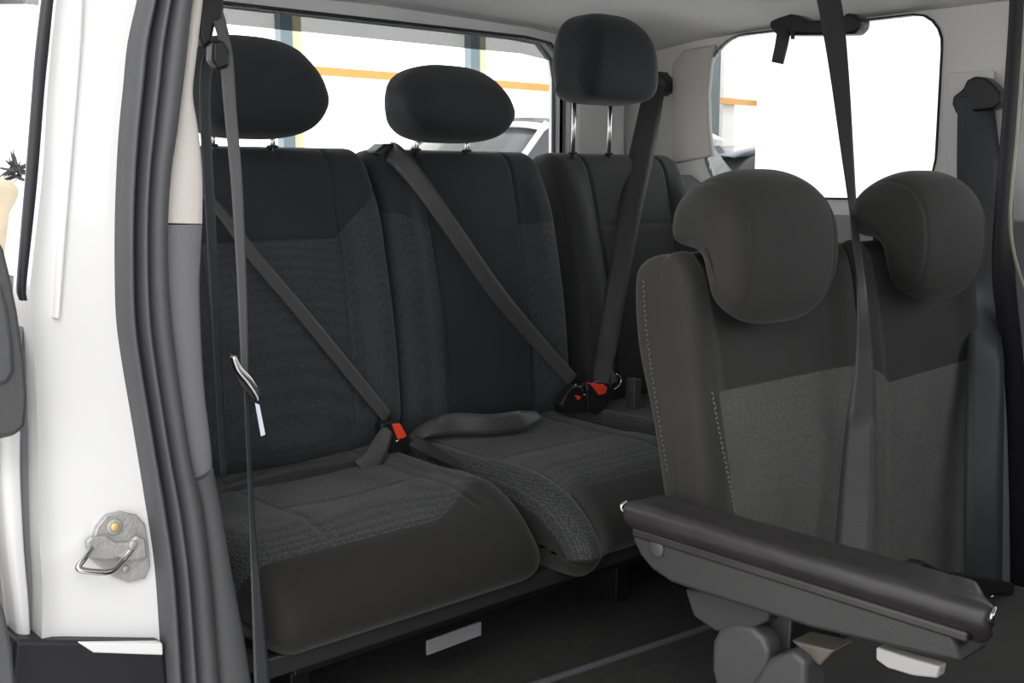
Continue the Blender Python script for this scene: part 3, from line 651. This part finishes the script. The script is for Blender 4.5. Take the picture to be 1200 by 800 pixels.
belt('webbing', [A(262, 62, 'y', 1.57, 16), A(248, 66, 'y', 1.58, 16), A(241, 90, 'y', 1.58, 13), A(241, 150, 'y', 1.58, 12), A(247, 260, 'y', 1.58, 11), A(254, 400, 'y', 1.58, 9), A(262, 560, 'y', 1.58, 7)], M['belt_blue'], hb, full=.03)
belt('lower_webbing', [A(288, 440, 'y', 1.53, 6), A(292, 540, 'y', 1.5, 5), A(296, 620, 'y', 1.46, 7), A(301, 700, 'y', 1.42, 12), A(309, 830, 'y', 1.4, 20)], M['belt_blue'], hb, full=.03)
prism('belt_loop_guide', [at(x, y, 'y', 1.53) for x, y in ((249, 70), (250, 48), (262, 46), (271, 60), (270, 78), (258, 82))], (0, .025, 0), M['black'], hb, bevel=.005)
prism('anchor_cover', [at(x, y, 'y', 1.55) for x, y in ((237, -20), (262, -20), (264, 8), (262, 22), (254, 28), (248, 55), (238, 55), (233, 40))], (0, .06, 0), M['black'], hb, bevel=.008)
tg = tube('belt_tongue', [at(x, y, 'y', 1.515) for x, y in ((273, 417), (279, 432), (290, 445), (300, 460), (303, 468))], lambda t: .0045 + .003 * math.sin(t * math.pi), M['chrome'], hb)
prism('tongue_plate', [at(x, y, 'y', 1.52) for x, y in ((270, 414), (276, 416), (284, 434), (304, 458), (306, 468), (296, 466), (282, 450), (274, 434))], (0, .006, 0), M['belt'], hb, bevel=.002)
o = prism('paper_tag', [at(x, y, 'y', 1.515) for x, y in ((299, 472), (304, 474), (311, 509), (306, 511))], (0, .001, 0), M['tag'], hb, bevel=0); o['label'] = 'small white tag'
# buckles
def buckle(name, label, c, R_, s=1, red=True):
    t = thing(name, label, 'seat belt buckle', c, 'red release buckles of the rear row')
    c = V(c); u, n_, w_ = R_
    u = V(u).normalized(); n_ = V(n_); n_ = (n_ - u * n_.dot(u)).normalized(); sx = u.cross(n_).normalized()
    def P(a, b, d): return c + sx * a * s + u * b * s + n_ * d * s
    prism('buckle_body', [P(-.018, -.06, .0), P(.018, -.06, .0), P(.02, -.005, .0), P(.017, .003, 0), P(-.017, .003, 0), P(-.02, -.005, 0)], n_ * .02 * s, M['black'], t, bevel=.004)
    o = prism('release_button', [P(-.0135, -.004, .004), P(.0135, -.004, .004), P(.012, .009, .004), P(-.012, .009, .004)], n_ * .017 * s, M['red'], t, bevel=.002)
    prism('release_face', [P(-.0135, -.02, .017), P(.0135, -.02, .017), P(.0135, .004, .017), P(-.0135, .004, .017)], n_ * .005 * s, M['red'], t, bevel=.002)
    return t
c1 = at(466, 508, 'y', 1.895)
def buck(name, label, pts_red, pts_body, y, extra=()):
    t = thing(name, label, 'seat belt buckle', at(*pts_red[0], 'y', y))
    prism('buckle_body', [at(a, b, 'y', y) for a, b in pts_body], (0, .03, 0), M['black'], t, bevel=.004)
    o = prism('release_button', [at(a, b, 'y', y - .003) for a, b in pts_red], (0, .015, 0), M['red'], t, bevel=.0015); o['label'] = 'red release button'
    for e in extra: tube('tongue_end', [at(a, b, 'y', y - .006) for a, b in e], .0022, M['chrome'], t)
    return t
buck('belt_buckle', 'black belt buckle with orange-red button at the near seat gap', ((460, 497), (469, 496), (477, 510), (474, 513), (467, 515)), ((447, 498), (456, 494), (468, 494), (479, 508), (483, 523), (476, 532), (460, 534), (455, 524), (450, 512)), 1.885, (((464, 517), (467, 516)),))
buck('belt_buckle', 'black belt buckle nearly hiding its red button under the middle belt', ((674, 463), (680, 464), (681, 466), (678, 469)), ((664, 462), (672, 452), (684, 452), (688, 466), (690, 484), (662, 484), (658, 474)), 1.875, (((674, 450), (679, 454), (682, 458)), ((684, 462), (687, 464))))
buck('belt_buckle', 'black belt buckle with wide bright red button in far corner', ((692, 449), (707, 450), (712, 454), (710, 461), (702, 463)), ((688, 452), (700, 446), (714, 448), (722, 458), (716, 470), (708, 484), (690, 484)), 1.87, (((722, 438), (728, 443), (726, 451), (720, 456)),))
o = tag(prism('belt_stalk', [at(x, y, 'y', 1.86) for x, y in ((744, 444), (752, 444), (752, 466), (758, 470), (757, 485), (743, 485), (743, 468))], (0, .03, 0), M['grey_pl'], bevel=.003), 'upright grey buckle stalk on rear cushion beside the grey seat edge', 'seat belt buckle')
tag(belt('belt_end', [A(706, 432, 'y', 1.9, 12), A(714, 440, 'y', 1.885, 14), A(719, 449, 'y', 1.875, 12)], M['belt'], full=.03), 'short grey strap end entering the far corner buckle', 'seat belt')
# ------------------------------------------------------------------ ceiling belt retractor over the far window
cr = thing('ceiling_belt_housing', 'black belt housing on the ceiling edge above the far window', 'belt housing', at(955, 30, 'x', 2.45))
hp = [at(x, y, 'x', 2.44) for x, y in ((900, 31), (902, 24), (912, 20), (925, 16), (935, 18), (948, 24), (985, 22), (990, 15), (1000, 16), (1008, 22), (1007, 32), (1000, 40), (960, 41), (922, 41), (908, 40))]
prism('housing', hp, (.05, 0, 0), M['black'], cr, bevel=.008)
belt('hanging_strap', [A(919, 34, 'x', 2.43, 16), A(916, 52, 'x', 2.425, 15), A(911, 74, 'x', 2.42, 14)], M['belt_dark'], cr, full=.035)
belt('short_strap', [A(929, 36, 'x', 2.43, 5), A(929, 46, 'x', 2.43, 4)], M['belt_dark'], cr, full=.012)
# floor rail ridge
struct(tube('trim_21', [(1.2, 1.50, FZ + .002), (1.55, 1.465, FZ + .002), (2.0, 1.42, FZ + .002)], .008, M['trim_grey2']))

# ------------------------------------------------------------------ hall beyond the windows
pan = {-1: 'leftmost, behind the white jamb edge', 0: 'between the near headrest and the middle headrest', 1: 'right of the second hall post, above the parked car', 3: 'at the left edge of the far window'}
for i in (-1, 0, 1, 3):
    x0 = 5.24 + 2.2 * i
    if x0 + 2.2 > 17: break
    p = box('daylight_panel', (x0 + .02, 8.98, .2), (x0 + 2.16, 9.04, 3.6), M['hall_panel'], bevel=0)
    tag(p, 'bright daylight wall panel ' + pan[i], 'wall panel', 'daylight panels of the hall wall')
lab = {-1: 'seen behind the white jamb', 0: 'left of the middle headrest', 1: 'right of the middle headrest', 2: 'hidden by corner pillar', 3: 'seen in the far window'}
for i in (0, 1, 3):
    x0 = 5.22 + 2.17 * i + (.1 if i == 3 else 0)
    t = thing('hall_post', 'blue-grey hall post with cream edge ' + lab[i], 'post', (x0, 8.9, 0), 'hall posts')
    if i == 3:
        x0 = at(848, 100, 'y', 8.86).x; t.location.x = x0
        box('post', (x0, 8.86, 0), (at(862, 100, 'y', 8.86).x, 8.95, 4.5), M['white'], t, bevel=0)
    else:
        box('post', (x0 - .06, 8.85, 0), (x0 + .06, 8.95, 4.5), M['post'], t, bevel=0); box('cream_edge', (x0 + .06, 8.9, 0), (x0 + .18, 8.96, 4.5), M['cream'], t, bevel=0)
tag(box('hall_rail', (4.4, 8.78, 2.47), (14, 8.84, 2.545), M['orange'], bevel=0), 'long orange rail along the hall wall', 'rail')
tag(box('hall_rail', (-1, 8.78, 2.36), (4.35, 8.84, 2.44), M['trim_light'], bevel=0), 'short pale rail seen at the far left past the white jamb', 'rail')
tag(box('dark_hall_panel', (at(829, 100, 'y', 8.7).x, 8.7, 2.05), (at(844, 100, 'y', 8.7).x, 8.76, 3.4), M['dark_panel'], bevel=0), 'dark speckled panel at left end of the far window view', 'panel')
tag(box('blown_out_slab', (at(897, 120, 'y', 6.6).x, 6.6, 0), (13.5, 6.7, 4.6), M['white'], bevel=0), 'added broad white column filling most of the far window', 'backdrop')  # white slab added to stand for the overexposed view
tag(box('wall_board', (12.0, 8.7, 1.9), (12.27, 8.75, 3.5), M['trim_light'], bevel=0), 'grey board behind the far window left part', 'panel')

def car(name, label, loc, rz, paint, L=4.3, H=1.5, W=1.8):
    t = thing(name, label, 'car', loc); t.rotation_euler = (0, 0, rz)
    def sweep(nm, prof, w0, w1, m, zsplit=.9, z_top=H):
        P = cat([(a, 0, b) for a, b in prof], 6, True); v = []; n = len(P); ks = 12
        for k in range(ks + 1):
            e = k / ks * 2 - 1
            for p in P:
                wd = (w0 + (w1 - w0) * sm(zsplit, z_top, p.z)) / 2; sc = 1 - .03 * e ** 4
                v.append(V((p.x * sc, e * wd, p.z * (1 - .02 * e ** 4))))
        f = [(i*n+k, i*n+(k+1) % n, (i+1)*n+(k+1) % n, (i+1)*n+k) for i in range(ks) for k in range(n)] + [tuple(range(n)), tuple(range(ks*n, (ks+1)*n))]
        o = mesh_obj(nm, v, f, m); o.parent = t; return o
    h = H
    sweep('body', [(-L/2, .35), (-L/2, .6*h), (-L*.46, .66*h), (-L*.2, .66*h), (L*.2, .66*h), (L*.3, .62*h), (L*.47, .52*h), (L/2, .4*h), (L/2, .3), (L*.3, .22), (-L*.3, .22)], W, W, M[paint])
    sweep('cabin_glass', [(-L*.46, .6*h), (-L*.4, .85*h), (-L*.3, .96*h), (0, .98*h), (L*.1, .94*h), (L*.26, .62*h), (0, .58*h)], W*.94, W*.74, M['car_glass'], .6*h, h)
    sweep('roof', [(-L*.42, .93*h), (-L*.3, .985*h), (-.05*L, h), (L*.1, .955*h), (L*.08, .94*h), (-.05*L, .97*h), (-L*.3, .95*h)], W*.8, W*.74, M[paint], .6*h, h)
    for s in (-1, 1):
        o = tube('windscreen_pillar', [(L*.27, s*W*.44, .62*h), (L*.2, s*W*.41, .76*h), (L*.09, s*W*.365, .95*h)], .022, M[paint]); o.parent = t
    for sx in (-.31, .31):
        for s in (-1, 1):
            o = disc('wheel', (L*sx, s*(W/2 - .2), .33), (0, s, 0), .33, .21, M['tyre']); o.parent = t
            h2 = disc('hub', (L*sx, s*(W/2 + .01), .33), (0, s, 0), .2, .02, M['zinc']); h2.parent = o
    return t
car('parked_car', 'white parked car seen through tailgate glass right of middle headrest', (5.6, 6.2, 0), math.radians(180), 'paint', H=2.02, L=3.9)
car('parked_car', 'dark blue parked car seen low in the far window', (11.15, 7.75, 0), 0, 'car_blue', H=1.93, L=4.3, W=1.7)
# potted plant and tan cover seen at far left
pl = thing('potted_plant', 'dark-leaved plant over a tan cloth cover at far left', 'plant', at(12, 230, 'y', 4.2) * V((1, 1, 0)) if False else V((at(12, 230, 'y', 4.2).x, 4.2, 0)))
pc = at(8, 260, 'y', 4.2)
v = []; f = []
prism('tan_cover', [at(x, y, 'y', 4.2) for x, y in ((-40, 210), (0, 206), (18, 214), (28, 222), (20, 240), (14, 250), (8, 300), (8, 420), (-40, 420))], (0, .25, 0), M['tan'], pl, bevel=.03)
box('pot', (pc.x - .15, 4.2, 0), (pc.x + .12, 4.44, at(8, 410, 'y', 4.2).z), M['tan'], pl, bevel=.03)
for k in range(46):
    a = random.uniform(0, 6.28); r_ = random.uniform(.03, .1); b0 = at(24, 200, 'y', 4.25) + V((random.uniform(-.03, .03), random.uniform(-.03, .03), random.uniform(-.03, .02)))
    d = V((math.cos(a), .5 * math.sin(a), random.uniform(-.6, 1))).normalized() * r_; s = d.orthogonal().normalized() * .008; b = len(v)
    v += [b0 - s, b0 + s, b0 + d * .6 + s * .8, b0 + d, b0 + d * .6 - s * .8]; f.append((b, b+1, b+2, b+3, b+4))
o = mesh_obj('foliage', v, f, M['hair'], pl, smooth=False); o['kind'] = 'stuff'
